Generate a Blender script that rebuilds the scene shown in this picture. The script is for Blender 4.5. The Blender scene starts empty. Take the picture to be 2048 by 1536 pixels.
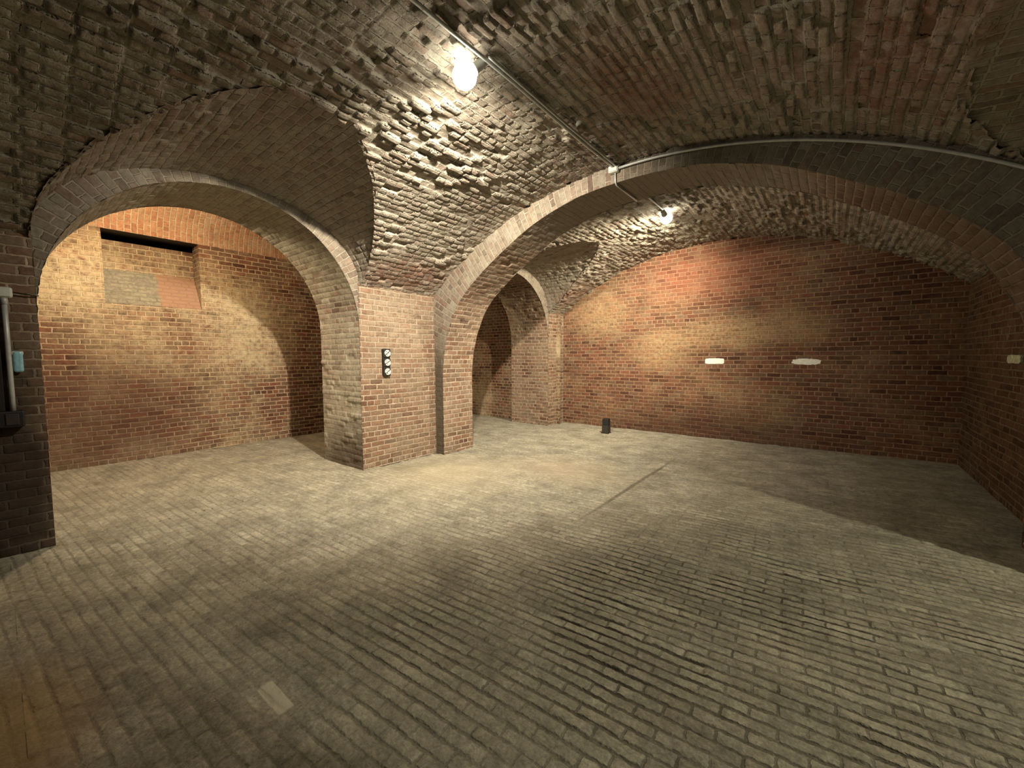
import bpy, math, random
import numpy as np
from mathutils import Matrix, Vector
C = bpy.context.scene
COL = C.collection

# ------------------------------------------------------------------ camera
cam = bpy.data.cameras.new('camera')
cam.sensor_width = 36.0
cam.lens = 818.5 / 2048 * 36.0
cam.clip_start = 0.02
co = bpy.data.objects.new('camera', cam)
COL.objects.link(co)
def cam_matrix(yaw, pitch, roll, loc):
    f = Vector((math.sin(yaw) * math.cos(pitch), math.cos(yaw) * math.cos(pitch), math.sin(pitch)))
    r0 = Vector((math.cos(yaw), -math.sin(yaw), 0))
    u0 = r0.cross(f)
    r = r0 * math.cos(roll) + u0 * math.sin(roll)
    u = -r0 * math.sin(roll) + u0 * math.cos(roll)
    return Matrix(((r.x, u.x, -f.x, loc[0]), (r.y, u.y, -f.y, loc[1]), (r.z, u.z, -f.z, loc[2]), (0, 0, 0, 1)))
co.matrix_world = cam_matrix(-0.669, -0.065, -0.005, (0, 0, 1.6))
C.camera = co

# ------------------------------------------------------------------ world, exposure
w = bpy.data.worlds.new('world')
C.world = w
w.use_nodes = True
w.node_tree.nodes['Background'].inputs[0].default_value = (0, 0, 0, 1)
w.node_tree.nodes['Background'].inputs[1].default_value = 0.0
C.view_settings.view_transform = 'Standard'
C.view_settings.look = 'None'
C.view_settings.gamma = 1.0
C.view_settings.use_curve_mapping = False
C.view_settings.exposure = 0.0
C.cycles.diffuse_bounces = 1
C.cycles.adaptive_threshold = 0.03

# lamp strengths and aims (each is built with its own lamp below)
LAMP = dict(
    near=dict(spot=1800, size=158, aim=(-0.70, 0.60, -0.39), point=84, side=(-.02, -.125, -.03), glow=25, smooth=4.5, color=(1, 0.90, 0.73)),
    far=dict(spot=1080, size=166, aim=(-0.80, 0.50, -0.32), point=62, side=(.01, .128, .0), glow=25, smooth=1.8, color=(1, 0.89, 0.68)),
    side=dict(power=230, color=(1, 0.83, 0.55)),
    room=dict(power=850, color=(0.95, 0.95, 0.74)),
)

# ------------------------------------------------------------------ main measures (metres)
XL, XR, XC = -5.231, 1.451, -1.88
RV, ZC = 5.3, 3.80
Y0, YA, YB, YE = -2.6, 4.55, 5.235, 8.646
XB, XF = -6.316, -8.70          # back of the left wall, far wall of the side casemate
ZS = 2.607

# ------------------------------------------------------------------ numeric noise
def h2(a, b, seed=0):
    a = np.asarray(a, np.int64); b = np.asarray(b, np.int64)
    n = (a * 374761393 + b * 668265263 + seed * 974634511 + 12345) & 0xFFFFFFFF
    n = ((n ^ (n >> 13)) * 1274126177) & 0xFFFFFFFF
    n = ((n ^ (n >> 16)) * 2246822519) & 0xFFFFFFFF
    return ((n ^ (n >> 15)) & 0xFFFFFF) / float(0xFFFFFF)
def vn(x, y, seed=0):
    xi = np.floor(x); yi = np.floor(y); fx = x - xi; fy = y - yi
    fx = fx * fx * (3 - 2 * fx); fy = fy * fy * (3 - 2 * fy)
    a = h2(xi, yi, seed); b = h2(xi + 1, yi, seed); c = h2(xi, yi + 1, seed); d = h2(xi + 1, yi + 1, seed)
    return (a * (1 - fx) + b * fx) * (1 - fy) + (c * (1 - fx) + d * fx) * fy
def fbm(x, y, seed=0, o=3):
    t = 0; s = 0; k = 1.0
    for i in range(o):
        t = t + k * vn(x * 2 ** i, y * 2 ** i, seed + i); s += k; k *= .5
    return t / s

# brick bonds: width, row height, mortar, header rows (squash, frequency)
BOND = dict(
    wall=(0.215, 0.0762, 0.010, 0.5, 6),
    vault=(0.205, 0.0762, 0.011, 0.55, 2),
    ring=(0.215, 0.0762, 0.008, 0.5, 2),
    floor=(0.215, 0.0720, 0.007, 1.0, 2),
)
def brick(U, V, bond):
    bw0, rh, mo, sq, sf = BOND[bond]
    row = np.floor(V / rh)
    bw = np.where(np.mod(row, sf) == 0, bw0 * sq, bw0)
    off = np.where(np.mod(row, 2) == 0, bw * 0.5, 0.0)
    colm = np.floor((U + off) / bw)
    x = U + off - bw * colm
    y = V - row * rh
    e = np.minimum(np.minimum(x, bw - x), np.minimum(y, rh - y))
    return row, colm, e, x / bw - .5, y / rh - .5

class Mesh:
    def __init__(self):
        self.v = []; self.f = []; self.uv = []; self.n = 0; self.mi = []
    def patch(self, P, U, V, inside, bond='wall', amp=0.0, wear=0.0, joint=0.0, warp=0.012, seed=1, mi=0, tilt=0.0, nrm=None, lean=0.0):
        """P[n,m,3]; U,V[n,m] in metres along and across the courses; inside: a point the faces look at."""
        n, m, _ = P.shape
        P = P.copy()
        wu = (fbm(U / .9, V / .9, seed + 3) - .5) * warp * 3 + (fbm(U / .19, V / .19, seed + 5) - .5) * warp
        wv = (fbm(U / 1.3, V / 1.3, seed + 7) - .5) * warp * 3.5 + (fbm(U / .16, V / .12, seed + 9) - .5) * warp
        U2 = U + wu; V2 = V + wv
        if nrm is None: nrm = np.cross(np.gradient(P, axis=0), np.gradient(P, axis=1))
        N = nrm
        L = np.linalg.norm(N, axis=2, keepdims=True); N = N / np.maximum(L, 1e-12)
        Ctr = P.reshape(-1, 3).mean(0)
        flip = np.sum(N.reshape(-1, 3).mean(0) * (np.asarray(inside) - Ctr)) < 0
        if flip: N = -N
        if amp or wear or joint:
            row, cm, e, lx, ly = brick(U2, V2, bond)
            r = h2(row, cm, seed) - .5
            d = amp * 2 * r * (0.25 + 4.0 * np.maximum(fbm(U / .7, V / .7, seed + 21, 2) - .42, 0)) + lean * ly
            d = d + tilt * ((h2(row, cm, seed + 1) - .5) * lx + (h2(row, cm, seed + 2) - .5) * ly)
            miss = h2(row, cm, seed + 4) > 0.975
            d = d - miss * amp * 1.6
            k = np.clip(e / 0.013, 0, 1); k = k * k * (3 - 2 * k)
            d = d * k - joint * (1 - k) * (0.4 + 0.9 * fbm(U / .25, V / .25, seed + 15, 2))
            d = d + wear * (fbm(U / .11, V / .11, seed + 11, 3) - .5) * 2 + wear * 1.5 * (fbm(U / .8, V / .8, seed + 13, 2) - .5) * 2
            P = P + N * d[..., None]
        i = np.arange(n * m).reshape(n, m) + self.n
        a, b, c, dd = i[:-1, :-1], i[1:, :-1], i[1:, 1:], i[:-1, 1:]
        q = np.stack([a, b, c, dd], -1).reshape(-1, 4)
        if flip: q = q[:, ::-1]
        # drop the faces that collapse to nothing
        Q = P.reshape(-1, 3)[q - self.n]
        ar = np.linalg.norm(np.cross(Q[:, 2] - Q[:, 0], Q[:, 3] - Q[:, 1]), axis=1)
        q = q[ar > 1e-9]
        self.v.append(P.reshape(-1, 3)); self.uv.append(np.stack([U2, V2], -1).reshape(-1, 2))
        self.f.append(q); self.mi.append(np.full(len(q), mi, np.int32)); self.n += n * m
    def build(self, name, mats, parent=None):
        v = np.concatenate(self.v).astype(np.float32); f = np.concatenate(self.f).astype(np.int32)
        uv = np.concatenate(self.uv).astype(np.float32); mi = np.concatenate(self.mi)
        me = bpy.data.meshes.new(name)
        me.vertices.add(len(v)); me.vertices.foreach_set('co', v.ravel())
        me.loops.add(f.size); me.loops.foreach_set('vertex_index', f.ravel())
        me.polygons.add(len(f))
        me.polygons.foreach_set('loop_start', np.arange(0, f.size, 4, dtype=np.int32))
        me.polygons.foreach_set('loop_total', np.full(len(f), 4, np.int32))
        me.polygons.foreach_set('material_index', mi)
        me.polygons.foreach_set('use_smooth', np.ones(len(f), bool))
        l = me.uv_layers.new(name='UVMap')
        l.data.foreach_set('uv', uv[f.ravel()].ravel())
        me.update(calc_edges=True); me.validate()
        for m_ in (mats if isinstance(mats, (list, tuple)) else [mats]): me.materials.append(m_)
        o = bpy.data.objects.new(name, me); COL.objects.link(o)
        if parent: o.parent = parent
        return o
def rng(a, b, step):
    return np.linspace(a, b, max(2, int(math.ceil(abs(b - a) / step)) + 1))

# ------------------------------------------------------------------ materials
def nodes(name):
    m = bpy.data.materials.new(name); m.use_nodes = True
    nt = m.node_tree; b = nt.nodes['Principled BSDF']
    return m, nt, b
def N(nt, t, **kw):
    n = nt.nodes.new(t)
    for k, v in kw.items(): setattr(n, k, v)
    return n
def ramp(nt, fac, stops, interp='LINEAR'):
    r = N(nt, 'ShaderNodeValToRGB'); r.color_ramp.interpolation = interp
    e = r.color_ramp.elements
    while len(e) < len(stops): e.new(0.5)
    for el, (p, c) in zip(e, stops):
        el.position = p; el.color = (c[0], c[1], c[2], 1) if isinstance(c, tuple) else (c, c, c, 1)
    nt.links.new(fac, r.inputs[0]); return r.outputs[0]
def mix(nt, fac, a, b, mode='MIX'):
    x = N(nt, 'ShaderNodeMix', data_type='RGBA', blend_type=mode)
    for s, v in ((x.inputs[0], fac), (x.inputs[6], a), (x.inputs[7], b)):
        if isinstance(v, (int, float)): s.default_value = v
        elif isinstance(v, tuple): s.default_value = (*v, 1)
        else: nt.links.new(v, s)
    return x.outputs[2]
def noise(nt, vec, scale, detail=4, rough=.6, out=0):
    n = N(nt, 'ShaderNodeTexNoise'); n.inputs['Scale'].default_value = scale
    n.inputs['Detail'].default_value = detail; n.inputs['Roughness'].default_value = rough
    if vec is not None: nt.links.new(vec, n.inputs['Vector'])
    return n.outputs[out]
def math_(nt, op, a, b=0.0, clamp=False):
    n = N(nt, 'ShaderNodeMath', operation=op, use_clamp=clamp)
    for s, v in ((n.inputs[0], a), (n.inputs[1], b)):
        if isinstance(v, (int, float)): s.default_value = v
        else: nt.links.new(v, s)
    return n.outputs[0]

def blob(nt, pos, center, radius, soft=.5, wob=.25, square=False):
    """mask of a patch with a ragged outline around a place in the room"""
    nz = noise(nt, pos, 2.3, 5, .7, 1)
    s = N(nt, 'ShaderNodeVectorMath', operation='SCALE'); nt.links.new(nz, s.inputs[0]); s.inputs['Scale'].default_value = wob * 2
    a = N(nt, 'ShaderNodeVectorMath', operation='ADD'); nt.links.new(pos, a.inputs[0]); nt.links.new(s.outputs[0], a.inputs[1])
    mp = N(nt, 'ShaderNodeMapping', vector_type='TEXTURE'); nt.links.new(a.outputs[0], mp.inputs[0])
    mp.inputs['Location'].default_value = tuple(c + wob for c in center); mp.inputs['Scale'].default_value = radius
    if square:
        sx = N(nt, 'ShaderNodeSeparateXYZ'); nt.links.new(mp.outputs[0], sx.inputs[0])
        m = math_(nt, 'MAXIMUM', math_(nt, 'ABSOLUTE', sx.outputs[0]), math_(nt, 'ABSOLUTE', sx.outputs[1]))
        return ramp(nt, m, [(1 - soft, 1.0), (1.0, 0.0)])
    ln = N(nt, 'ShaderNodeVectorMath', operation='LENGTH'); nt.links.new(mp.outputs[0], ln.inputs[0])
    return ramp(nt, ln.outputs['Value'], [(1 - soft, 1.0), (1.0, 0.0)])

def brick_mat(name, bond, tints, mortar, film=(.42, .36, .26), film_lo=.5, film_hi=.75, film_amt=.7, film_scale=.7,
              soot=(.05, .035, .025), soot_lo=.58, soot_hi=.8, soot_amt=.6, soot_scale=.9, bump=.012, fine=.35, dust=0.0, rows=0.0, mortar_size=None, extra=None):
    m, nt, b = nodes(name)
    bw, rh, mo, sq, sf = BOND[bond]
    if mortar_size: mo = mortar_size
    uv = N(nt, 'ShaderNodeUVMap').outputs[0]
    pos = N(nt, 'ShaderNodeNewGeometry').outputs['Position']
    # a small ragged wobble so the brick edges are not ruled
    nz = noise(nt, pos, 34, 3, .65, 1)
    sub = N(nt, 'ShaderNodeVectorMath', operation='SUBTRACT'); nt.links.new(nz, sub.inputs[0]); sub.inputs[1].default_value = (.5, .5, .5)
    sc = N(nt, 'ShaderNodeVectorMath', operation='SCALE'); nt.links.new(sub.outputs[0], sc.inputs[0]); sc.inputs['Scale'].default_value = .022
    ad = N(nt, 'ShaderNodeVectorMath', operation='ADD'); nt.links.new(uv, ad.inputs[0]); nt.links.new(sc.outputs[0], ad.inputs[1])
    br = N(nt, 'ShaderNodeTexBrick', offset=.5, offset_frequency=2, squash=sq, squash_frequency=sf)
    nt.links.new(ad.outputs[0], br.inputs['Vector'])
    br.inputs['Color1'].default_value = (0, 0, 0, 1); br.inputs['Color2'].default_value = (1, 1, 1, 1); br.inputs['Mortar'].default_value = (.5, .5, .5, 1)
    br.inputs['Scale'].default_value = 1; br.inputs['Mortar Size'].default_value = mo; br.inputs['Mortar Smooth'].default_value = .35
    br.inputs['Brick Width'].default_value = bw; br.inputs['Row Height'].default_value = rh
    n = len(tints)
    tint = ramp(nt, br.outputs['Color'], [(i / max(1, n - 1), t) for i, t in enumerate(tints)])
    gr = noise(nt, pos, 22, 5, .7)
    tint = mix(nt, .8, tint, ramp(nt, gr, [(.25, .45), (.75, 1.35)]), 'MULTIPLY')
    mor = mix(nt, .6, mortar, ramp(nt, noise(nt, pos, 9, 3), [(.3, .5), (.7, 1.2)]), 'MULTIPLY')
    fac = br.outputs['Fac']
    if dust:
        # joints filled up with dirt in places
        fac = math_(nt, 'MULTIPLY', fac, ramp(nt, noise(nt, pos, 2.1, 3), [(.38, 1 - dust), (.62, 1.0)]))
    if rows:
        # long joints between the rows stay open, the short ones are mostly packed with dirt
        sx = N(nt, 'ShaderNodeSeparateXYZ'); nt.links.new(ad.outputs[0], sx.inputs[0])
        fr = math_(nt, 'FRACT', math_(nt, 'DIVIDE', sx.outputs[1], rh))
        ed = math_(nt, 'MULTIPLY', math_(nt, 'MINIMUM', fr, math_(nt, 'SUBTRACT', 1.0, fr)), rh)
        rm = ramp(nt, ed, [(0.0, 1.0), (rows * .5, 1.0), (rows * 1.2, 0.0)])
        open_ = ramp(nt, noise(nt, pos, 1.3, 5, .62), [(.40, .10), (.60, 1.0)])
        # swept clean in the middle of the near bay, packed with dust elsewhere
        open_ = math_(nt, 'MULTIPLY', open_, math_(nt, 'ADD', .22, math_(nt, 'MULTIPLY', blob(nt, pos, (.1, 2.4, 0), (3.3, 2.6, 3), .6, .4), .85)), True)
        fac = math_(nt, 'MULTIPLY', fac, math_(nt, 'ADD', .15, math_(nt, 'MULTIPLY', blob(nt, pos, (.1, 2.4, 0), (3.3, 2.4, 3), .7, .4), .8)), True)
        fac = math_(nt, 'MAXIMUM', math_(nt, 'MULTIPLY', rm, open_), math_(nt, 'MULTIPLY', fac, .75))
    col = mix(nt, fac, tint, mor)
    fm = ramp(nt, noise(nt, pos, film_scale, 6, .68), [(film_lo, 0.0), (film_hi, film_amt)])
    fm = math_(nt, 'MULTIPLY', fm, ramp(nt, noise(nt, pos, 11, 4, .75), [(.3, .25), (.62, 1.0)]))
    col = mix(nt, fm, col, film)
    sm = N(nt, 'ShaderNodeMapping'); nt.links.new(pos, sm.inputs[0]); sm.inputs['Location'].default_value = (7.3, 3.1, 1.7)
    so = ramp(nt, noise(nt, sm.outputs[0], soot_scale, 6, .7), [(soot_lo, 0.0), (soot_hi, soot_amt)])
    col = mix(nt, so, col, soot)
    if extra: col = extra(nt, pos, col)
    nt.links.new(col, b.inputs['Base Color'])
    b.inputs['Roughness'].default_value = .93
    b.inputs['Specular IOR Level'].default_value = .2
    hgt = math_(nt, 'MULTIPLY', math_(nt, 'SUBTRACT', 1.0, fac), 1.0)
    hgt = math_(nt, 'ADD', hgt, math_(nt, 'MULTIPLY', noise(nt, pos, 55, 5, .7), fine))
    hgt = math_(nt, 'ADD', hgt, math_(nt, 'MULTIPLY', noise(nt, pos, 15, 4, .6), fine * 1.3))
    bu = N(nt, 'ShaderNodeBump'); bu.inputs['Strength'].default_value = 1.0; bu.inputs['Distance'].default_value = bump
    nt.links.new(hgt, bu.inputs['Height']); nt.links.new(bu.outputs[0], b.inputs['Normal'])
    return m
RED = [(.115, .06, .038), (.19, .10, .06), (.245, .135, .083), (.18, .12, .08), (.29, .19, .125)]
DEEP = [(.075, .035, .022), (.135, .057, .034), (.20, .083, .048), (.135, .075, .045), (.185, .115, .07)]
GREY = [(.15, .10, .075), (.27, .215, .165), (.33, .28, .215), (.27, .17, .125), (.38, .34, .27)]
FLOOR = [(.30, .265, .195), (.38, .345, .26), (.33, .29, .215), (.42, .385, .29), (.35, .305, .235)]
MAT = {}
def pier_marks(nt, pos, c):
    a = math_(nt, 'MULTIPLY', blob(nt, pos, (XL, 3.8, 2.25), (.6, 1.0, .75), .7, .3), ramp(nt, noise(nt, pos, 13, 5, .75), [(.38, .05), (.62, .7)]))
    c = mix(nt, math_(nt, 'MULTIPLY', blob(nt, pos, (XL, -.3, .5), (.5, .75, 2.2), .35, .15), .88), c, (.035, .025, .018))  # shade on the near pier, painted into the brick colour
    return mix(nt, a, c, (.40, .325, .225))
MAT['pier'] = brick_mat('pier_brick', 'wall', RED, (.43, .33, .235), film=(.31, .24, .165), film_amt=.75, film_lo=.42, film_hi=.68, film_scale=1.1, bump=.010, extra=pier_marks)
def end_marks(nt, pos, c):
    g = ramp(nt, noise(nt, pos, 17, 5, .8), [(.38, .08), (.64, .75)])
    c = mix(nt, math_(nt, 'MULTIPLY', blob(nt, pos, (-2.0, YE, -.1), (3.2, .8, .95), .6, .3), .6), c, (.045, .022, .014))  # darker towards the foot of the wall
    c = mix(nt, math_(nt, 'MULTIPLY', blob(nt, pos, (-2.0, YE, 3.2), (1.7, .8, .75), .7, .35), .32), c, (.36, .125, .07))
    for ce_, r_ in (((-4.3, YE, 2.45), (1.0, .8, .55)), ((-1.6, YE, 2.05), (1.9, .8, .42)), ((-2.9, YE, 1.7), (.8, .8, .5))):
        c = mix(nt, math_(nt, 'MULTIPLY', blob(nt, pos, ce_, r_, .7, .3), g), c, (.45, .31, .16))
    return c
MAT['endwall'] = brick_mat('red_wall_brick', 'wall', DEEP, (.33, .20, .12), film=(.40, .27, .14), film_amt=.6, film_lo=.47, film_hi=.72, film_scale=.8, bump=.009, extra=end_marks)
def far_marks(nt, pos, c):
    g = ramp(nt, noise(nt, pos, 11, 5, .75), [(.36, .06), (.64, .62)])
    c = mix(nt, math_(nt, 'MULTIPLY', blob(nt, pos, (XF, .8, .7), (.8, 1.9, 1.35), .6, .35), .62), c, (.085, .04, .024))
    for ce_, r_ in (((XF, 1.2, 3.0), (.8, 1.6, .75)), ((XF, 2.7, 2.5), (.8, .9, .8)), ((XF, 2.9, 1.75), (.8, .75, .6)), ((XF, .6, 2.5), (.8, .8, .5))):
        c = mix(nt, math_(nt, 'MULTIPLY', blob(nt, pos, ce_, r_, .6, .3), g), c, (.55, .45, .28))
    return c
MAT['farwall'] = brick_mat('side_wall_brick', 'wall', DEEP, (.42, .30, .19), film=(.50, .40, .24), film_amt=.85, film_lo=.45, film_hi=.66, film_scale=.55, bump=.010, extra=far_marks)
def vault_marks(nt, pos, c):
    g = ramp(nt, noise(nt, pos, 9, 5, .75), [(.36, .1), (.62, .8)])
    for ce_, r_ in (((-1.35, 3.3, 3.7), (.5, .8, .6)), ((-2.22, 2.54, 3.79), (.06, .07, .1)), ((-4.9, 3.9, 2.75), (.5, .9, .35)), ((-4.6, 8.2, 3.0), (.7, .6, .5)), ((.2, 3.4, 3.3), (.5, .9, .5))):
        c = mix(nt, math_(nt, 'MULTIPLY', blob(nt, pos, ce_, r_, .6, .25), g), c, (.24, .105, .065))
    return c
MAT['vault'] = brick_mat('vault_brick', 'vault', GREY, (.38, .33, .26), film=(.48, .44, .35), film_lo=.38, film_hi=.64, film_amt=.8, soot_amt=.6, bump=.016, fine=.6, extra=vault_marks)
MAT['ring'] = brick_mat('arch_brick', 'ring', [tuple(q * .72 for q in t) for t in GREY], (.34, .29, .22), film=(.34, .30, .22), film_lo=.40, film_hi=.66, film_amt=.7, soot_amt=.55, bump=.009, extra=lambda nt, pos, c: mix(nt, math_(nt, 'MULTIPLY', blob(nt, pos, (XL + .08, YA, .3), (.4, .4, 2.0), .45, .12), .85), c, (.075, .055, .035)))  # shadow on the foot of the left pilaster is painted into the colour
def floor_marks(nt, pos, c):
    vo = N(nt, 'ShaderNodeTexVoronoi'); vo.inputs['Scale'].default_value = 9.0; nt.links.new(pos, vo.inputs['Vector'])
    c = mix(nt, math_(nt, 'MULTIPLY', ramp(nt, vo.outputs['Distance'], [(.035, 1.0), (.05, 0.0)]), ramp(nt, noise(nt, pos, 3.1, 2), [(.52, 0.0), (.58, .8)])), c, (.62, .58, .46))
    c = mix(nt, .85, c, ramp(nt, noise(nt, pos, 70, 6, .8), [(.34, .62), (.66, 1.3)]), 'MULTIPLY')
    c = mix(nt, .9, c, ramp(nt, noise(nt, pos, 2.6, 6, .72), [(.34, .62), (.64, 1.22)]), 'MULTIPLY')
    # drain seam down the middle, tan patches by the pier, an orange-brown patch at the near left
    c = mix(nt, math_(nt, 'MULTIPLY', blob(nt, pos, (-4.2, 3.9, 0), (1.3, 1.2, 1), .8, .2), .5), c, (.46, .39, .25))
    c = mix(nt, math_(nt, 'MULTIPLY', blob(nt, pos, (-3.0, 5.0, 0), (1.2, .8, 1), .8, .2), .45), c, (.47, .37, .24))
    c = mix(nt, math_(nt, 'MULTIPLY', blob(nt, pos, (-2.7, -.1, 0), (.75, .42, 1), .7, .12), .6), c, (.33, .19, .06))
    c = mix(nt, math_(nt, 'MULTIPLY', blob(nt, pos, (-1.93, 5.0, 0), (.035, 1.9, 1), .5, .012), .6), c, (.07, .055, .035))
    c = mix(nt, math_(nt, 'MULTIPLY', blob(nt, pos, (-2.02, .74, 0), (.125, .036, 1), .12, .006, True), .8), c, (.56, .51, .39))
    return c
MAT['floor'] = brick_mat('floor_brick', 'floor', FLOOR, (.035, .027, .018), film=(.35, .31, .23), film_lo=.45, film_hi=.7, film_amt=.6, soot=(.10, .08, .055), soot_amt=.7, bump=.013, fine=.3, dust=.85, rows=.009, extra=floor_marks)
def plain(name, col, rough=.6, metal=0.0, vary=.25, scale=18, bump=0.0):
    m, nt, b = nodes(name)
    pos = N(nt, 'ShaderNodeTexCoord').outputs['Object']
    nz = noise(nt, pos, scale, 4, .65)
    c = mix(nt, 1.0, col, ramp(nt, nz, [(.3, 1 - vary), (.7, 1 + vary)]), 'MULTIPLY')
    nt.links.new(c, b.inputs['Base Color'])
    b.inputs['Roughness'].default_value = rough; b.inputs['Metallic'].default_value = metal
    if bump:
        bu = N(nt, 'ShaderNodeBump'); bu.inputs['Distance'].default_value = bump
        nt.links.new(nz, bu.inputs['Height']); nt.links.new(bu.outputs[0], b.inputs['Normal'])
    return m
MAT['conduit'] = plain('grey_conduit', (.52, .53, .50), .45, .25, .15)
MAT['whitebox'] = plain('pale_plastic', (.66, .67, .60), .5, 0, .08)
MAT['black'] = plain('black_plastic_and_slot_dark', (.010, .009, .008), .55, 0, .2)
MAT['brown'] = plain('dull_brown_metal', (.028, .022, .016), .6, 0, .3)
MAT['disc'] = plain('white_enamel', (.78, .74, .58), .45, 0, .12, 60)
MAT['paint'] = plain('white_paint', (.92, .88, .78), .8, 0, .15, 30, .004)
MAT['oldpaint'] = plain('worn_pale_paint', (.55, .55, .36), .85, 0, .45, 26, .004)
MAT['cyan'] = plain('pale_blue_plastic', (.30, .55, .62), .35, 0, .2, 40)
MAT['lilac'] = plain('lilac_plastic', (.38, .34, .46), .4, 0, .1)
MAT['iron'] = plain('dark_iron', (.05, .035, .025), .6, .6, .3)
def glow_mat(name, col, strength):
    m, nt, b = nodes(name)
    b.inputs['Base Color'].default_value = (.9, .9, .85, 1)
    b.inputs['Emission Color'].default_value = (*col, 1); b.inputs['Emission Strength'].default_value = strength
    return m

# ------------------------------------------------------------------ the setting: vault and lunettes
def main_z(x): return ZC - RV + np.sqrt(np.maximum(RV ** 2 - (x - XC) ** 2, 0.01))
# lunettes: side, centre y, half width, spring z, rise at the wall, slope of the crown towards the room
LUN = [(-1, 1.72, 1.485, 2.60, 0.93, 0.045, 2), (-1, 6.605, 1.375, 2.60, 0.92, 0.041, 2), (1, 2.92, 1.63, 2.60, 0.54, 0.09, 4)]
def lun_z(l, x, y):
    s, yc, a, z0, r, k, q = l
    w = np.clip((y - yc) / a, -1, 1)
    d = (x - XL) if s < 0 else (XR - x)
    return z0 + (r + k * d) * np.maximum(1 - np.abs(w) ** q, 0) ** (1 / q)
def groin_x(l, y):
    s, yc, a, z0, r, k, q = l
    xw = XL if s < 0 else XR
    lo = np.full_like(y, xw); hi = np.full_like(y, XC)
    for _ in range(40):
        mid = (lo + hi) / 2
        up = lun_z(l, mid, y) > main_z(mid)
        lo = np.where(up, mid, lo); hi = np.where(up, hi, mid)
    g = (lo + hi) / 2
    out = (np.abs(y - yc) >= a) | (lun_z(l, np.full_like(y, xw), y) <= main_z(np.array(xw)))
    return np.where(out, xw, g)

ce = Mesh()
def barrel(ya, yb, step_y, step_s, luns, seed, ext=True):
    y = rng(ya, yb, step_y)
    xl = np.full_like(y, XL - 0.04); xr = np.full_like(y, XR + 0.04)
    for l in luns:
        g = groin_x(l, y); inside = np.abs(g - (XL if l[0] < 0 else XR)) > 1e-4
        if l[0] < 0: xl = np.where(inside, g, xl)
        else: xr = np.where(inside, g, xr)
    pl = np.arcsin((xl - XC) / RV); pr = np.arcsin((xr - XC) / RV)
    # bricks that stick out over the groin, course by course
    for p, sgn in ((pl, -1), (pr, 1)):
        row = np.floor(p * RV / 0.0762); colm = np.floor(y / 0.11)
        p += sgn * (0.012 + 0.030 * h2(row, colm, seed)) / RV
    n = int(math.ceil((pr.max() - pl.min()) * RV / step_s)) + 1
    PH = np.linspace(pl.min(), pr.max(), n)[:, None] + 0 * y[None, :]
    nrm = np.stack([-np.sin(PH), 0 * PH, -np.cos(PH)], -1)
    PH = np.clip(PH, pl[None, :], pr[None, :])
    Y = np.broadcast_to(y[None, :], PH.shape)
    P = np.stack([XC + RV * np.sin(PH), Y, ZC - RV + RV * np.cos(PH)], -1)
    ce.patch(P, Y.copy(), PH * RV, (XC, (ya + yb) / 2, 0), 'vault', amp=.018, wear=.009, joint=.017, tilt=.012, warp=.010, seed=seed, nrm=nrm, lean=.006)
barrel(Y0 - .05, -0.35, .08, .05, [LUN[0]], 11)
barrel(-0.35, YA + .03, .0115, .0115, [LUN[0], LUN[2]], 12)
barrel(YB - .03, YE + .05, .017, .0165, [LUN[1]], 13)
def lunette(l, step, seed):
    s, yc, a, z0, r, k, q = l
    psi = np.linspace(-math.pi / 2, math.pi / 2, int(math.pi * a / step * .85))
    y = yc + a * np.sin(psi)
    prof = np.maximum(1 - np.abs(np.sin(psi)) ** q, 0) ** (1 / q)
    z = z0 + r * prof
    arc = np.concatenate([[0], np.cumsum(np.hypot(np.diff(y), np.diff(z)))])
    xw = XL if s < 0 else XR
    g = groin_x(l, y)
    row = np.floor(arc / 0.0762); colm = np.floor(np.abs(g) / 0.11)
    g = g - s * (0.010 + 0.030 * h2(row, colm, seed)) * (np.abs(g - xw) > 1e-3)
    n = int(2.1 / step)
    t = np.linspace(0, 1, n)[:, None]
    X = (xw + s * .05) * (1 - t) + (xw - s * 2.15) * t + 0 * g[None, :]
    d0 = (X - XL) if s < 0 else (XR - X)
    P0 = np.stack([X, y[None, :] + 0 * X, z0 + (r + k * d0) * prof[None, :]], -1)
    nrm = np.cross(np.gradient(P0, axis=0), np.gradient(P0, axis=1))
    X = np.minimum(X, g[None, :]) if s < 0 else np.maximum(X, g[None, :])
    Y = np.broadcast_to(y[None, :], X.shape).copy()
    d = (X - XL) if s < 0 else (XR - X)
    Z = z0 + (r + k * d) * prof[None, :]
    P = np.stack([X, Y, Z], -1)
    ce.patch(P, X, np.broadcast_to(arc[None, :], X.shape).copy(), (xw * .7 + XC * .3, yc, 0), 'vault', amp=.006, wear=.005, joint=.009, tilt=.007, seed=seed, nrm=nrm)
lunette(LUN[0], .016, 21); lunette(LUN[1], .019, 22); lunette(LUN[2], .03, 23)
ceiling = ce.build('ceiling', MAT['vault']); ceiling['kind'] = 'structure'

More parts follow.
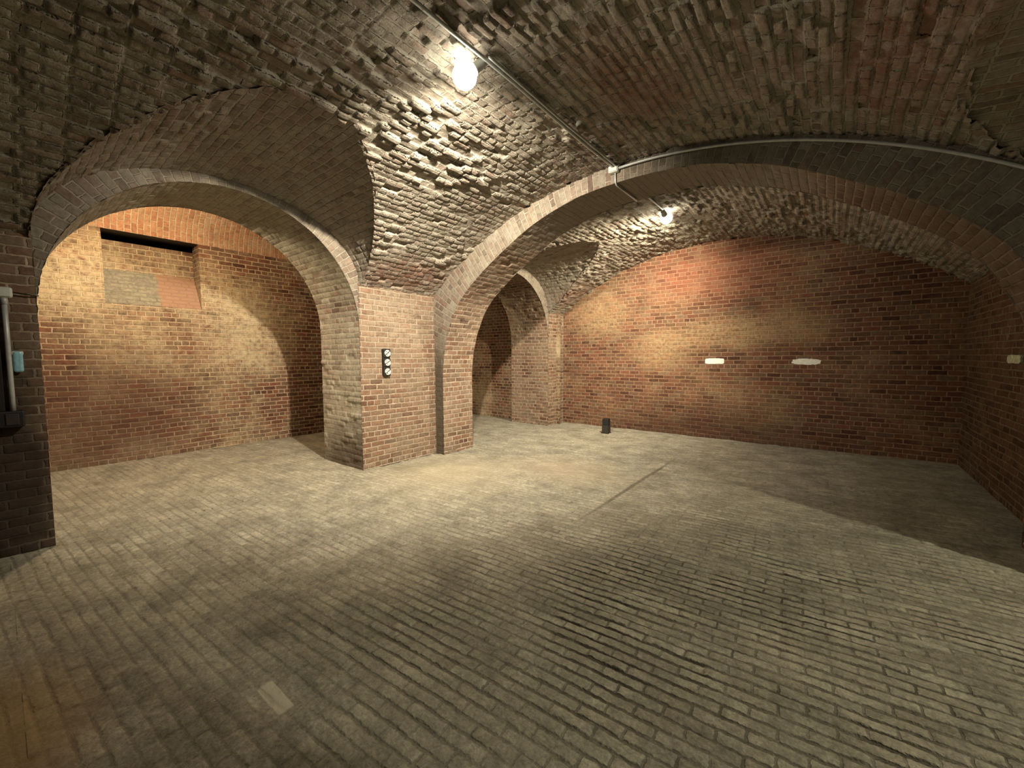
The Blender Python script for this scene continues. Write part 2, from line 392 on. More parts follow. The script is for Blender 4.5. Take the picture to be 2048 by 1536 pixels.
# ------------------------------------------------------------------ walls with arched openings
def plane_x(M, x, ya, yb, za, zb, step, look, top=None, mi=0, seed=31, bond='wall', **kw):
    y = rng(ya, yb, step); n = int(math.ceil((zb - za) / step)) + 1
    t = np.linspace(0, 1, n)[:, None]
    zt = np.full_like(y, zb) if top is None else top(y)
    Z = za * (1 - t) + zt[None, :] * t
    Y = np.broadcast_to(y[None, :], Z.shape).copy()
    M.patch(np.stack([np.full_like(Y, x), Y, Z], -1), Y, Z, look, bond, seed=seed, mi=mi, **kw)
def plane_y(M, yv, xa, xb, za, zb, step, look, top=None, mi=0, seed=41, bond='wall', **kw):
    x = rng(xa, xb, step); n = int(math.ceil((zb - za) / step)) + 1
    t = np.linspace(0, 1, n)[:, None]
    zt = np.full_like(x, zb) if top is None else top(x)
    Z = za * (1 - t) + zt[None, :] * t
    X = np.broadcast_to(x[None, :], Z.shape).copy()
    M.patch(np.stack([X, np.full_like(X, yv), Z], -1), X, Z, look, bond, seed=seed, mi=mi, **kw)
ROUGH = dict(amp=.006, wear=.004, joint=.006, tilt=.006, warp=.010)
SOFT = dict(amp=.004, wear=.003, joint=.004, tilt=.004, warp=.008)
def arch_curve(yc, r, zs, rise, step):
    """jamb, half round head, jamb: points (y, z) from the floor over the crown to the floor"""
    th = np.linspace(math.pi, 0, int(math.pi * r / step))
    up = np.arange(0, zs, step)
    y = np.concatenate([np.full_like(up, yc - r), yc + r * np.cos(th), np.full_like(up, yc + r)])
    z = np.concatenate([up, zs + rise * np.sin(th), up[::-1]])
    s = np.concatenate([[0], np.cumsum(np.hypot(np.diff(y), np.diff(z)))])
    return y, z, s
def reveal(M, yc, r, zs, rise, xa, xb, step, seed, mi, **kw):
    y, z, s = arch_curve(yc, r, zs, rise, step)
    x = rng(xa, xb, step)
    X = np.broadcast_to(x[:, None], (len(x), len(y))).copy()
    P = np.stack([X, np.broadcast_to(y, X.shape), np.broadcast_to(z, X.shape)], -1)
    # split so that every part faces the middle of the opening
    k = len(y) // 2
    for a, b in ((0, k + 1), (k, len(y))):
        M.patch(P[:, a:b], X[:, a:b], np.broadcast_to(s, X.shape)[:, a:b].copy(), ((xa + xb) / 2, yc, 1.2), 'wall', seed=seed, mi=mi, **kw)
def head_face(M, x, yc, r, zs, rise, topz, step, look, seed, mi, bond='ring', **kw):
    th = np.linspace(math.pi, 0, int(math.pi * r / step))
    y = yc + r * np.cos(th); zi = zs + rise * np.sin(th)
    zo = np.maximum(topz(y), zi + .002)
    n = max(3, int((zo - zi).max() / step) + 1)
    t = np.linspace(0, 1, n)[:, None]
    Z = zi[None, :] * (1 - t) + zo[None, :] * t
    Y = np.broadcast_to(y[None, :], Z.shape).copy()
    rad = np.hypot(Y - yc, Z - zs); ang = np.arctan2(Z - zs, Y - yc) * r
    M.patch(np.stack([np.full_like(Y, x), Y, Z], -1), rad, ang, look, bond, seed=seed, mi=mi, **kw)

wl = Mesh()
OPEN1 = (1.72, 1.47, 2.0, 1.45); OPEN2 = (6.605, 1.371, 1.97, 1.38)
roomc = (XC, 2.0, 1.5)
plane_x(wl, XL, Y0, -0.35, 0, 2.66, .06, roomc, seed=51, **ROUGH)
plane_x(wl, XL, -0.35, OPEN1[0] - OPEN1[1], 0, 2.66, .016, roomc, seed=51, **ROUGH)
plane_x(wl, XL, OPEN1[0] + OPEN1[1], YA + .02, 0, 2.66, .015, roomc, seed=52, **ROUGH)
plane_x(wl, XL, OPEN2[0] + OPEN2[1], YE + .02, 0, 2.66, .018, roomc, seed=53, **ROUGH)
for o, l, sd, ri in ((OPEN1, LUN[0], 54, 2), (OPEN2, LUN[1], 55, 0)):
    reveal(wl, *o, XL, XB, .0165, sd, ri, **ROUGH)
    head_face(wl, XL, *o, lambda y, l=l: lun_z(l, np.full_like(y, XL), y) + .03, .016, roomc, sd + 10, 1, **SOFT)
    # the face towards the side casemate
    head_face(wl, XB, *o, lambda y: np.full_like(y, 4.5), .05, (-7.5, o[0], 1.5), sd + 20, 0)
for a, b in ((Y0, OPEN1[0] - OPEN1[1]), (OPEN1[0] + OPEN1[1], OPEN2[0] - OPEN2[1]), (OPEN2[0] + OPEN2[1], 8.35)):
    plane_x(wl, XB, a, b, 0, 4.5, .08, (-7.5, 3, 1.5), seed=71)
MAT['reveal'] = brick_mat('limewashed_brick', 'wall', GREY, (.42, .36, .27), film=(.52, .46, .34), film_lo=.36, film_hi=.6, film_amt=.75, bump=.011,
    extra=lambda nt, pos, c: mix(nt, math_(nt, 'MULTIPLY', blob(nt, pos, (XL - .3, 3.19, -.1), (1.2, .6, .85), .55, .2), .75), c, (.07, .045, .03)))
wall_left = wl.build('wall_left', [MAT['pier'], MAT['ring'], MAT['reveal']]); wall_left['kind'] = 'structure'

# right wall: solid beside the far bay, a wide opening beside the near one
wr = Mesh()
OPEN3 = (2.985, 1.485, 1.75, 1.24)
XRB = XR + 1.085
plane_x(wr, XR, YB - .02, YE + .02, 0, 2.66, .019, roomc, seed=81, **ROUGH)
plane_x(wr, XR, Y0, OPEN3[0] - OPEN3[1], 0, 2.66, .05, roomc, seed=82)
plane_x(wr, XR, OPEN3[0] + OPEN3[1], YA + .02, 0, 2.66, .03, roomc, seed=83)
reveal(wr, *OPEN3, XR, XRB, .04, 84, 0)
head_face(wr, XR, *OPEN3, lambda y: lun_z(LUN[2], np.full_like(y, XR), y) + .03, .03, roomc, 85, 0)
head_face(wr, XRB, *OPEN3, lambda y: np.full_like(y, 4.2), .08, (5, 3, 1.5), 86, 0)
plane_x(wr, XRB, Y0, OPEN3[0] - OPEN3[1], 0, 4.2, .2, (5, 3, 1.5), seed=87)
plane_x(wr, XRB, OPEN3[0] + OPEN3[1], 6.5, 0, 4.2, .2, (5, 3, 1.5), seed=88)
MAT['shadewall'] = brick_mat('shaded_wall_brick', 'wall', [(.07, .035, .02), (.12, .06, .035), (.15, .085, .05)], (.20, .15, .09), film=(.24, .20, .12), film_amt=.5, film_lo=.5, film_hi=.75, bump=.009)  # pier brick in a darker colour that carries the right wall's shade
wall_right = wr.build('wall_right', MAT['shadewall']); wall_right['kind'] = 'structure'

# end wall and the wall behind the camera
we = Mesh()
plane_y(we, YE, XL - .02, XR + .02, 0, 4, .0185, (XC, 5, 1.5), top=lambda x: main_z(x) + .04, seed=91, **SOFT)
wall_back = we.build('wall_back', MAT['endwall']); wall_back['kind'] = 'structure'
wf = Mesh()
plane_y(wf, Y0, XL - .02, XR + .02, 0, 4, .08, (XC, 2, 1.5), top=lambda x: main_z(x) + .04, seed=92)
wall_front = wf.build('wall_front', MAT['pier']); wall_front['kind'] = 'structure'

# ------------------------------------------------------------------ the transverse arch between the bays
HALF = [(0, 3.60), (.5, 3.575), (.86, 3.515), (1.4, 3.34), (1.92, 3.07), (2.31, 2.83), (2.68, 2.54), (2.90, 2.25), (3.07, 1.85), (3.145, 1.45), (3.16, 1.1)]
def smooth_curve(pts, step):
    p = np.array(pts, float)
    out = []
    for i in range(len(p) - 1):
        p0 = p[max(i - 1, 0)] if i > 0 else np.array([-p[1][0], p[1][1]]); p1 = p[i]; p2 = p[i + 1]; p3 = p[min(i + 2, len(p) - 1)]
        t = np.linspace(0, 1, 24, endpoint=False)[:, None]
        out.append(.5 * (2 * p1 + (p2 - p0) * t + (2 * p0 - 5 * p1 + 4 * p2 - p3) * t ** 2 + (3 * p1 - p0 - 3 * p2 + p3) * t ** 3))
    out = np.concatenate(out + [p[-1:]])
    out = np.concatenate([out, [[p[-1][0], 0.0]]])
    s = np.concatenate([[0], np.cumsum(np.linalg.norm(np.diff(out, axis=0), axis=1))])
    q = rng(0, s[-1], step)
    return np.stack([np.interp(q, s, out[:, 0]), np.interp(q, s, out[:, 1])], -1), q
ta = Mesh()
half, hs = smooth_curve(HALF, .0155)
for sgn in (-1, 1):
    cx = XC + sgn * half[:, 0]; cz = half[:, 1]
    if sgn > 0: cx = np.minimum(cx, XR - .18)
    y = rng(YA, YB, .0165)
    Yg = np.broadcast_to(y[:, None], (len(y), len(cx))).copy()
    P = np.stack([np.broadcast_to(cx, Yg.shape), Yg, np.broadcast_to(cz, Yg.shape)], -1)
    for a, b in ((0, len(cx) // 2 + 1), (len(cx) // 2, len(cx))):
        ta.patch(P[:, a:b], Yg[:, a:b], np.broadcast_to(hs * sgn, Yg.shape)[:, a:b].copy(), (XC, (YA + YB) / 2, 1.0), 'wall', seed=101, mi=0, **ROUGH)
    # the two faces: from the soffit out to the vault or the wall
    tx = np.gradient(cx); tz = np.gradient(cz); ln = np.hypot(tx, tz)
    nx, nz = -tz / ln, tx / ln
    flipn = (nx * (cx - XC) + nz * (cz - 1.0)) < 0
    nx = np.where(flipn, -nx, nx); nz = np.where(flipn, -nz, nz)
    dx = cx - XC; dz = cz - (ZC - RV)
    bq = dx * nx + dz * nz; cq = dx ** 2 + dz ** 2 - (RV + .03) ** 2
    t1 = -bq + np.sqrt(np.maximum(bq * bq - cq, 0))
    xw = XL if sgn < 0 else XR
    with np.errstate(divide='ignore', invalid='ignore'):
        t2 = np.where(nx * sgn > 1e-3, (xw + sgn * .01 - cx) / nx, 1e9)
    tt = np.minimum(t1, t2)
    k = np.linspace(0, 1, 20)[:, None]
    T = k * tt[None, :]
    for yv, look in ((YA, -3.0), (YB, 12.0)):
        P = np.stack([cx + nx * T, np.full_like(T, yv), cz + nz * T], -1)
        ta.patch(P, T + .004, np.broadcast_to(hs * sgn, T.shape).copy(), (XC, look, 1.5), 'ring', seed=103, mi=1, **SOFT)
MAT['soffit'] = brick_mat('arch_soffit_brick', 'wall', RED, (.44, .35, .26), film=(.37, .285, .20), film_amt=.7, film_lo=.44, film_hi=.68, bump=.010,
    extra=lambda nt, pos, c: mix(nt, math_(nt, 'MULTIPLY', blob(nt, pos, (XC, 4.9, 3.7), (2.6, .9, 1.0), .35, .2), .78), mix(nt, math_(nt, 'MULTIPLY', blob(nt, pos, (1.1, 4.9, 2.2), (1.6, .9, 1.9), .4, .2), .7), c, (.11, .08, .055)), (.27, .24, .19)))  # right side of the soffit darkened in colour to stand for shade
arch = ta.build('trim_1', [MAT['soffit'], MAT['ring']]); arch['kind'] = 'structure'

# ------------------------------------------------------------------ floor
fl = Mesh()
ROT = math.radians(4)
def floor_patch(xa, xb, ya, yb, step, **kw):
    x = rng(xa, xb, step); y = rng(ya, yb, step)
    X, Y = np.meshgrid(x, y, indexing='ij')
    Z = (fbm(X / 1.1, Y / 1.1, 201) - .5) * .03 * np.clip(1.2 - np.abs(X + 2) / 6, 0, 1)
    U = X * math.cos(ROT) + Y * math.sin(ROT); V = -X * math.sin(ROT) + Y * math.cos(ROT)
    fl.patch(np.stack([X, Y, Z], -1), U, V, (XC, 2, 3), 'floor', seed=202, warp=.010, **kw)
floor_patch(XF - .1, -5.2, -1.0, YE + .1, .026, amp=.0045, wear=.004, joint=.006, tilt=.006)
floor_patch(-5.2, XR + .05, 0.0, 4.6, .0145, amp=.0045, wear=.004, joint=.006, tilt=.006)
floor_patch(-5.2, XR + .05, 4.6, YE + .1, .02, amp=.0045, wear=.004, joint=.006, tilt=.006)
floor_patch(-5.2, XR + .05, Y0 - .1, 0.0, .06)
floor_patch(XF - .1, -5.2, Y0 - .1, -1.0, .1)
floor_patch(XR + .05, 9.2, Y0 - .1, 6.6, .1)
floor = fl.build('floor', MAT['floor']); floor['kind'] = 'structure'

# ------------------------------------------------------------------ side casemate behind the left wall
ws = Mesh()
WY0, WY1, WZ0, WZM, WZT = 1.10, 2.30, 2.46, 3.02, 3.57
WD = .35
sidec = (-7.0, 2, 1.5)
plane_x(ws, XF, -1.2, WY0, 0, WZT + .01, .022, sidec, seed=121, **ROUGH)
plane_x(ws, XF, WY0, WY1, 0, WZ0, .022, sidec, seed=121, **ROUGH)
plane_x(ws, XF, WY1, 8.35, 0, WZT + .01, .024, sidec, seed=121, **ROUGH)
plane_x(ws, XF, Y0, -1.2, 0, WZT + .01, .1, sidec, seed=121)
# splayed recess: sloping sill, back, two cheeks, black slot under the head
y = rng(WY0, WY1, .025); t = np.linspace(0, 1, 26)[:, None]
Yg = np.broadcast_to(y[None, :], (26, len(y))).copy()
ws.patch(np.stack([XF - WD * t + 0 * Yg, Yg, WZ0 + (WZM - WZ0) * t + 0 * Yg], -1), Yg, (t * .66 + 0 * Yg), (-5, 1.7, 3.6), 'wall', seed=122, mi=1, wear=.004)
ws.patch(np.stack([XF - WD + 0 * Yg, Yg, WZM + (3.475 - WZM) * t + 0 * Yg], -1), Yg, (t * .39 + .66 + 0 * Yg), (-5, 1.7, 3), 'wall', seed=123, mi=0, **ROUGH)
for yv, look in ((WY0, 3), (WY1, -1)):
    zz = np.linspace(0, 1, 30)[:, None]; dd = np.linspace(0, 1, 12)[None, :]
    zb = WZ0 + (WZM - WZ0) * dd
    Z = zb + (WZT - zb) * zz; X = XF - WD * dd + 0 * zz
    ws.patch(np.stack([X, np.full_like(X, yv), Z], -1), X, Z, (-8, look + 0.0, 3), 'wall', seed=124, mi=0, wear=.003)
# slot: runs deep into the wall, its inner dark painted as black faces
dd = np.linspace(0, 1, 8)[:, None]; yy = np.linspace(WY0, WY1, 10)[None, :]
for z0_, lk in ((3.475, 4), (WZT, 3)):
    x0 = XF - WD if z0_ < 3.5 else XF
    X = x0 - (1.0 + (XF - x0) * -1) * dd + 0 * yy
    ws.patch(np.stack([X, yy + 0 * dd, z0_ + 0 * X], -1), yy + 0 * dd, X, (-9.3, 1.7, lk if z0_ < 3.5 else 3.45), 'wall', mi=2)
X = np.full((2, 2), XF - 1.36); Yq = np.array([[WY0, WY1], [WY0, WY1]]); Zq = np.array([[3.475, 3.475], [WZT, WZT]])
ws.patch(np.stack([X, Yq, Zq], -1), Yq, Zq, (-5, 1.7, 3.5), 'wall', mi=2)
# side vault springing over the recess, courses standing on end
y = rng(Y0, 8.35, .03); ph = np.linspace(0, math.pi, 70)[:, None]
W2 = (XB - XF) / 2
X = XF + W2 - W2 * np.cos(ph) + 0 * y[None, :]; Z = WZT + .72 * np.sin(ph) + 0 * X
Yg = np.broadcast_to(y[None, :], X.shape).copy()
ws.patch(np.stack([X, Yg, Z], -1), ph * 1.0 + 0 * Yg, Yg, (-7.5, 3, 2), 'wall', seed=125, mi=3, **SOFT)
plane_y(ws, 8.32, XF, XB + 1.2, 0, 4.4, .03, (-7, 5, 1.5), seed=126, **SOFT)
plane_y(ws, Y0, XF, XB, 0, 4.4, .2, (-7, 5, 1.5), seed=127)
def sill_marks(nt, pos, c):
    # the right half of the sill is bare pink brick
    a = N(nt, 'ShaderNodeVectorMath', operation='ADD'); nt.links.new(pos, a.inputs[0])
    sc = N(nt, 'ShaderNodeVectorMath', operation='SCALE'); nt.links.new(noise(nt, pos, 6, 4, .7, 1), sc.inputs[0]); sc.inputs['Scale'].default_value = .16
    nt.links.new(sc.outputs[0], a.inputs[1])
    sx = N(nt, 'ShaderNodeSeparateXYZ'); nt.links.new(a.outputs[0], sx.inputs[0])
    m = ramp(nt, math_(nt, 'SUBTRACT', sx.outputs[1], 1.3), [(.52, 0.0), (.57, .8)])
    return mix(nt, m, c, (.34, .185, .115))
MAT['sill'] = brick_mat('worn_plaster_sill', 'wall', [(.23, .205, .15), (.28, .25, .18)], (.24, .21, .155), film_amt=0.0, soot_amt=.4, bump=.006, extra=sill_marks)
MAT['soldier'] = brick_mat('orange_arch_brick', 'wall', [(.30, .13, .07), (.40, .19, .10), (.36, .21, .12)], (.46, .33, .20), film_amt=.4, bump=.008)
wall_side = ws.build('wall_side', [MAT['farwall'], MAT['sill'], MAT['black'], MAT['soldier']]); wall_side['kind'] = 'structure'

# neighbouring room on the right, seen only by its lamp's light
wn = Mesh()
plane_x(wn, 9.0, Y0, 6.5, 0, 4.2, .5, (5, 2, 1.5), seed=131)
plane_y(wn, 6.5, XRB, 9.0, 0, 4.2, .5, (5, 2, 1.5), seed=132)
plane_y(wn, Y0, XRB, 9.0, 0, 4.2, .5, (5, 2, 1.5), seed=133)
xx, yy = np.meshgrid(np.linspace(XRB - .02, 9.0, 8), np.linspace(Y0, 6.5, 8), indexing='ij')
wn.patch(np.stack([xx, yy, 4.2 + 0 * xx], -1), xx, yy, (5, 2, 0), 'wall')
wall_neighbour = wn.build('wall_neighbour', MAT['pier']); wall_neighbour['kind'] = 'structure'

# ------------------------------------------------------------------ things
import bmesh
def empty(name, label, cat, loc=(0, 0, 0), group=None):
    o = bpy.data.objects.new(name, None); COL.objects.link(o); o.location = loc; o.empty_display_size = .05
    tag(o, label, cat, group); return o
def tag(o, label, cat, group=None):
    o['label'] = label; o['category'] = cat
    if group: o['group'] = group
    return o
def link(name, bm, mat, parent=None, smooth=False):
    me = bpy.data.meshes.new(name); bmesh.ops.recalc_face_normals(bm, faces=bm.faces)
    if smooth:
        for f in bm.faces: f.smooth = True
    bm.to_mesh(me); bm.free(); me.materials.append(mat)
    o = bpy.data.objects.new(name, me); COL.objects.link(o)
    if parent: o.parent = parent
    return o
def box_bm(size, loc=(0, 0, 0), bevel=.004, seg=2):
    bm = bmesh.new(); bmesh.ops.create_cube(bm, size=1)
    bmesh.ops.scale(bm, vec=size, verts=bm.verts); bmesh.ops.translate(bm, vec=loc, verts=bm.verts)
    if bevel: bmesh.ops.bevel(bm, geom=bm.edges[:], offset=bevel, segments=seg, affect='EDGES', profile=.5)
    return bm
def tube_bm(pts, r, seg=10, bm=None):
    bm = bm or bmesh.new(); pts = [Vector(p) for p in pts]; rings = []
    for i, p in enumerate(pts):
        d = (pts[min(i + 1, len(pts) - 1)] - pts[max(i - 1, 0)]).normalized()
        a = d.orthogonal().normalized() if i == 0 else (ref - d * ref.dot(d)).normalized()
        ref = a; b = d.cross(a)
        rr = r[i] if isinstance(r, (list, tuple)) else r
        rings.append([bm.verts.new(p + (a * math.cos(2 * math.pi * k / seg) + b * math.sin(2 * math.pi * k / seg)) * rr) for k in range(seg)])
    for A, B in zip(rings, rings[1:]):
        for k in range(seg): bm.faces.new((A[k], A[(k + 1) % seg], B[(k + 1) % seg], B[k]))
    bm.faces.new(rings[0][::-1]); bm.faces.new(rings[-1])
    return bm
def lathe_bm(prof, axis, origin, seg=28):
    """profile [(distance along axis, radius)] turned about an axis"""
    ax = Vector(axis).normalized(); o = Vector(origin)
    pts = [o + ax * d for d, _ in prof]
    a = ax.orthogonal().normalized(); b = ax.cross(a); bm = bmesh.new(); rings = []
    for p, (_, r) in zip(pts, prof):
        rings.append([bm.verts.new(p + (a * math.cos(2 * math.pi * k / seg) + b * math.sin(2 * math.pi * k / seg)) * max(r, 1e-4)) for k in range(seg)])
    for A, B in zip(rings, rings[1:]):
        for k in range(seg): bm.faces.new((A[k], A[(k + 1) % seg], B[(k + 1) % seg], B[k]))
    bm.faces.new(rings[0][::-1]); bm.faces.new(rings[-1])
    return bm

CXC = -2.07                       # line of the conduit along the crown
def vz(x, off): return float(main_z(np.array(x))) - off
def lamp(name, label, center, mount, par, group):
    c = Vector(center); mt = Vector(mount)
    root = empty(name, label, 'lamp', mount, group)
    ax = (c - mt).normalized()
    # globe: neck at the socket, round body
    R = .088
    prof = [(-R * 1.12, .034), (-R * .98, .040)] + [(R * math.sin(a), R * math.cos(a)) for a in np.linspace(-1.15, 1.5, 20)] + [(R, .001)]
    g = link('globe', lathe_bm(prof, ax, c - mt), glow_mat(name + '_glow', (1, .95, .80), par['glow']), root, True)
    link('socket', lathe_bm([(-.17, .024), (-.165, .034), (-.10, .038), (-.092, .046), (-.080, .046), (-.076, .030)], ax, c - mt), MAT['whitebox'], root, True)
    link('mounting_arm', tube_bm([(0, 0, .01), tuple((c - mt) * .15 + Vector((0, 0, .004))), tuple((c - mt) - ax * .165)], .013), MAT['conduit'], root, True)
    # the lamp throws most of its light away from its socket; a weaker part goes all round
    d = Vector(par['aim']).normalized()
    for kind, en, at in (('SPOT', par['spot'], c + Vector((d.x, d.y, 0)).normalized() * (R + .055)), ('POINT', par['point'], c + Vector(par['side']))):
        li = bpy.data.lights.new(name + '_light', kind); li.energy = en; li.color = par['color']; li.shadow_soft_size = .04
        if kind == 'SPOT': li.spot_size = math.radians(par['size']); li.spot_blend = 1.0
        li.use_nodes = True
        nt = li.node_tree; em = nt.nodes['Emission']; fo = nt.nodes.new('ShaderNodeLightFalloff')
        fo.inputs['Strength'].default_value = 1.0; fo.inputs['Smooth'].default_value = par['smooth']
        nt.links.new(fo.outputs['Quadratic'], em.inputs['Strength'])
        lo = bpy.data.objects.new(name + '_light', li); COL.objects.link(lo); lo.location = at
        if kind == 'SPOT': lo.rotation_euler = d.to_track_quat('-Z', 'Y').to_euler()
    return root
lamp('globe_lamp', 'bright white globe lamp glaring beside the conduit on the near vault', (-2.205, 2.25, 3.655), (CXC - .02, 2.36, 3.775), LAMP['near'], 'glowing globe lamps on the vault')
lamp('globe_lamp', 'smaller looking white globe lamp on the far vault near the red end wall', (-2.09, 6.42, 3.69), (CXC - .02, 6.21, 3.765), LAMP['far'], 'glowing globe lamps on the vault')
def bare_lamp(name, loc, par, label):
    root = empty(name, label, 'lamp', loc)
    bm = bmesh.new(); bmesh.ops.create_uvsphere(bm, u_segments=20, v_segments=12, radius=.06)
    link('globe', bm, glow_mat(name + '_glow', par['color'], 6), root, True)
    link('socket', lathe_bm([(.05, .03), (.06, .04), (.12, .04), (.125, .02)], (0, 0, 1), (0, 0, 0)), MAT['whitebox'], root, True)
    li = bpy.data.lights.new(name + '_light', 'POINT'); li.energy = par['power']; li.color = par['color']; li.shadow_soft_size = .10
    lo = bpy.data.objects.new(name + '_light', li); COL.objects.link(lo); lo.location = Vector(loc) - Vector((0, 0, .17))
    return root
bare_lamp('ceiling_bulb', (-6.85, 1.25, 3.86), LAMP['side'], 'bulb under the side vault behind the left arch')
bare_lamp('ceiling_bulb', (5.4, 2.45, 3.55), LAMP['room'], 'bulb in the neighbouring room right of the wide opening')

# conduits on the vault
def ogee(x0, x1, y, off, n): return [(x, y, vz(x, off)) for x in np.linspace(x0, x1, n)]
t = tag(link('conduit_pipe', tube_bm([(CXC, yy, vz(CXC, .046) + .006 * math.sin(yy * 3)) for yy in np.linspace(-2.4, YA - .06, 60)], .014), MAT['conduit'], None, True), 'grey conduit running along the crown of the near vault past the lamp', 'conduit')
for yy in (0.6, 1.75, 2.95, 4.1):
    link('clip', tube_bm([(CXC - .017, yy, vz(CXC, .038)), (CXC, yy, vz(CXC, .066)), (CXC + .017, yy, vz(CXC, .038))], .003, 6), MAT['conduit'], t)
tag(link('conduit_pipe', tube_bm([(CXC + .034, yy, vz(CXC, .044) + .005 * math.sin(yy * 3 + 1)) for yy in np.linspace(2.33, YA - .06, 34)], .011), MAT['conduit'], None, True), 'thinner second conduit beside the crown conduit, from the lamp to the arch', 'conduit')
jb = empty('junction_box', 'pale junction box on top of the brick arch where the conduits meet', 'junction box', (CXC, YA - .035, vz(CXC, .05)))
link('body', box_bm((.115, .06, .075), (0, 0, -.012), .008), MAT['whitebox'], jb)
link('cover', box_bm((.10, .010, .062), (0, -.034, -.012), .003), MAT['whitebox'], jb)
xs = np.concatenate([np.linspace(CXC + .06, 1.15, 50)])
tag(link('conduit_pipe', tube_bm([(x, YA - .03, vz(x, .06)) for x in xs], .014), MAT['conduit'], None, True), 'long grey conduit curving over the front of the brick arch to the right', 'conduit')
def soff(x): return float(np.interp(abs(x - XC), half[::-1][::-1][:, 0], half[:, 1]))
tag(link('conduit_pipe', tube_bm([(CXC + .01, YA - .02, vz(CXC, .085)), (CXC + .012, YA - .018, soff(CXC) + .01), (CXC + .012, YA + .01, soff(CXC) - .02), (CXC + .012, YA + .10, soff(CXC) - .022), (CXC + .01, YB - .06, soff(CXC) - .022)], .010), MAT['conduit'], None, True), 'short thin conduit under the brick arch below the junction box', 'conduit')
tag(link('conduit_pipe', tube_bm([(CXC, yy, vz(CXC, .042)) for yy in np.linspace(YB + .02, 6.20, 14)], .014), MAT['conduit'], None, True), 'conduit on the far vault leading to the smaller lamp', 'conduit')

# wall fittings on the pier
pl = empty('wall_fitting', 'black upright wall fitting with three round white faces on the brick pier', 'wall fitting', (XL + .005, 3.59, 1.535))
link('back_box', box_bm((.045, .115, .40), (.018, 0, 0), .008), MAT['black'], pl)
for i, zc in enumerate((.135, 0.0, -.135)):
    fr = link('face_frame', box_bm((.014, .112, .125), (.046, 0, zc), .005), MAT['black'], pl)
    # two half discs with a slanting dark gap
    for sg in (-1, 1):
        bm = bmesh.new(); vs = []
        for a in np.linspace(0, math.pi, 15):
            p = Vector((math.cos(a) * .045, (math.sin(a) * .040 + .0075) * sg, 0))
            ang = math.radians(38 if i != 1 else 30)
            vs.append(Vector((.052, p.x * math.cos(ang) - p.y * math.sin(ang) + .004, p.x * math.sin(ang) + p.y * math.cos(ang) + zc)))
        f = bm.faces.new([bm.verts.new(v) for v in vs])
        r = bmesh.ops.extrude_face_region(bm, geom=[f])
        bmesh.ops.translate(bm, vec=(.010, 0, 0), verts=[v for v in r['geom'] if isinstance(v, bmesh.types.BMVert)])
        link('half_disc', bm, MAT['disc'], fr)
    for (py, pz) in ((-.018, .022), (.020, .010), (-.004, -.026)):
        link('socket_slot', box_bm((.012, .013, .015), (.0585, py, pz + zc), .002), MAT['iron'], fr)

# fittings on the dark near pier at the left edge
jb = empty('junction_box', 'pale rounded junction box at the head of the upright pipe, left edge', 'junction box', (XL + .035, 0.04, 2.135))
link('body', box_bm((.06, .17, .085), (0, 0, 0), .018, 3), MAT['whitebox'], jb)
link('cover', box_bm((.01, .15, .068), (.033, 0, 0), .004), MAT['whitebox'], jb)
up = empty('conduit_pipe', 'pale upright pipe on the dark near pier at the left edge', 'conduit', (XL + .035, 0.078, 1.64))
link('pipe', tube_bm([(0, 0, .46), (0, 0, .1), (0.003, 0, -.2), (0, 0, -.46)], .017), MAT['conduit'], up, True)
link('coupling', tube_bm([(0, 0, .46), (0, 0, .40)], .022), MAT['conduit'], up, True)
cb = empty('outlet_box', 'black outlet box at the foot of the upright pipe, left edge', 'outlet box', (XL + .045, 0.045, 1.125))
link('body', box_bm((.085, .18, .13), (0, 0, 0), .010), MAT['black'], cb)
link('cover', box_bm((.01, .07, .09), (.046, .025, 0), .004), MAT['brown'], cb)
bs = tag(link('cable_channel', box_bm((.03, .035, .90), (0, 0, 0), .003), MAT['black']), 'black flat cable channel on the wall left of the pale upright pipe', 'cable channel'); bs.location = (XL + .022, 0.022, 1.64)
tg = empty('wall_tag', 'pale blue plastic tag beside the upright pipe at the left edge', 'tag', (XL + .03, 0.125, 1.585))
link('body', box_bm((.035, .055, .17), (0, 0, 0), .016, 3), MAT['cyan'], tg)
link('rim', box_bm((.02, .062, .03), (0, 0, .07), .006), MAT['whitebox'], tg)
lt = tag(link('wall_button', lathe_bm([(0, .045), (.02, .045), (.028, .035), (.03, .001)], (1, 0, 0), (0, 0, 0), 20), MAT['lilac'], None, True), 'small lilac button on the wall left of the pale upright pipe', 'button'); lt.location = (XL + .006, -.035, 1.60)
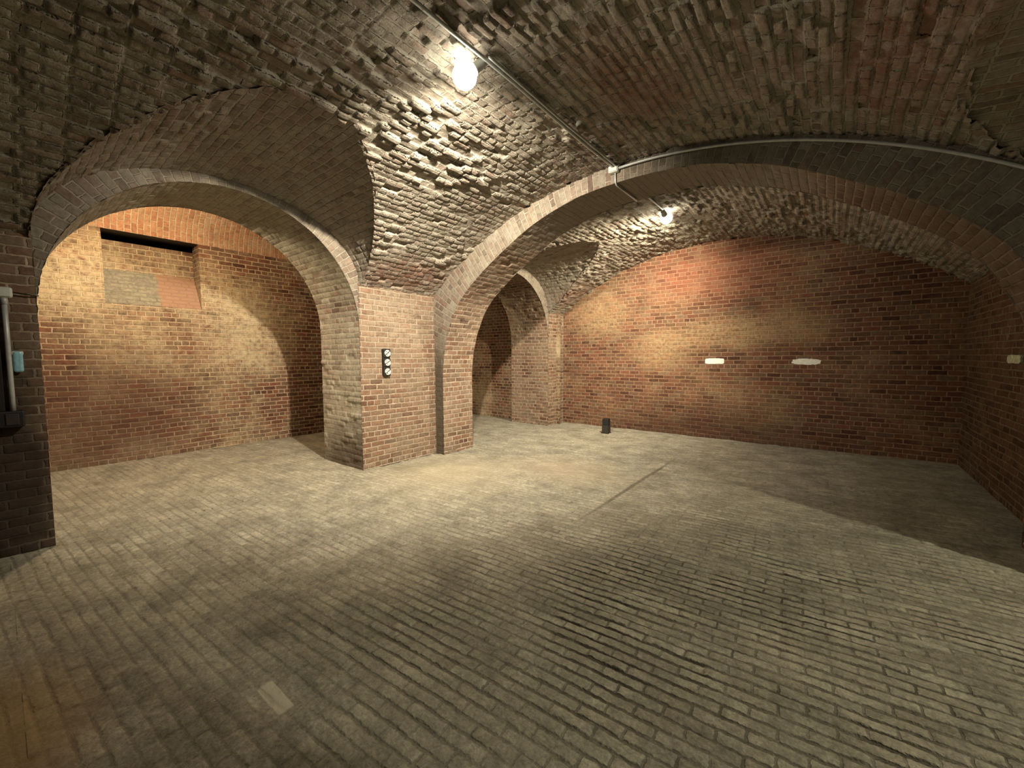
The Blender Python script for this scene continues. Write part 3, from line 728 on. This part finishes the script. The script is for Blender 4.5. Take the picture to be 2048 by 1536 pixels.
tag(link('iron_rod', tube_bm([(XL + .03, .115, 2.14), (XL + .03, .22, 2.13), (XL + .015, .262, 2.13)], .006), MAT['iron'], None, True), 'thin dark rod from the pale box to the arch edge', 'rod')

# white marks on the brick
def paint(name, label, x0, x1, z0, z1, mat, rnd, normal, plane, ragged=.006, seed=1):
    rr = random.Random(seed); bm = bmesh.new(); vs = []
    w_, h_ = x1 - x0, z1 - z0; n = 60
    for i in range(n):
        a = 2 * math.pi * i / n; ca, sa = math.cos(a), math.sin(a)
        e = rnd
        px = math.copysign(abs(ca) ** e, ca) * w_ / 2 + rr.uniform(-ragged, ragged); pz = math.copysign(abs(sa) ** e, sa) * h_ / 2 + rr.uniform(-ragged, ragged) * .5
        if normal == 'y': vs.append(bm.verts.new((px, 0, pz)))
        else: vs.append(bm.verts.new((0, px, pz)))
    f = bm.faces.new(vs)
    r = bmesh.ops.extrude_face_region(bm, geom=[f])
    off = Vector((0, .02, 0)) if normal == 'y' else Vector((.02, 0, 0))
    bmesh.ops.translate(bm, vec=off, verts=[v for v in r['geom'] if isinstance(v, bmesh.types.BMVert)])
    o = link(name, bm, mat)
    cx, cz = (x0 + x1) / 2, (z0 + z1) / 2
    o.location = (cx, plane, cz) if normal == 'y' else (plane, cx, cz)
    return tag(o, label, 'paint mark')
paint('paint_mark', 'short white painted bar on the red end wall, left of the longer bar', -2.01, -1.67, 1.455, 1.56, MAT['paint'], .35, 'y', YE - .010, seed=3)
paint('paint_mark', 'longer white painted bar with chipped edge on the red end wall', -.60, -.20, 1.45, 1.55, MAT['paint'], .6, 'y', YE - .010, .012, seed=5)
paint('paint_mark', 'faded pale patch on the dark right wall', 6.34, 6.75, 1.51, 1.60, MAT['oldpaint'], .45, 'x', XR - .010, .012, seed=7)

# small dark box on the floor before the end wall
fb = empty('floor_box', 'small dark upright box standing on the floor before the red end wall', 'box', (-3.745, 7.93, 0))
link('base', box_bm((.135, .14, .16), (0, 0, .085), .008), MAT['brown'], fb)
link('hood', box_bm((.130, .13, .15), (0, .004, .233), .012), MAT['black'], fb)
link('foot_plate', box_bm((.16, .16, .014), (0, 0, .008), .003), MAT['black'], fb)
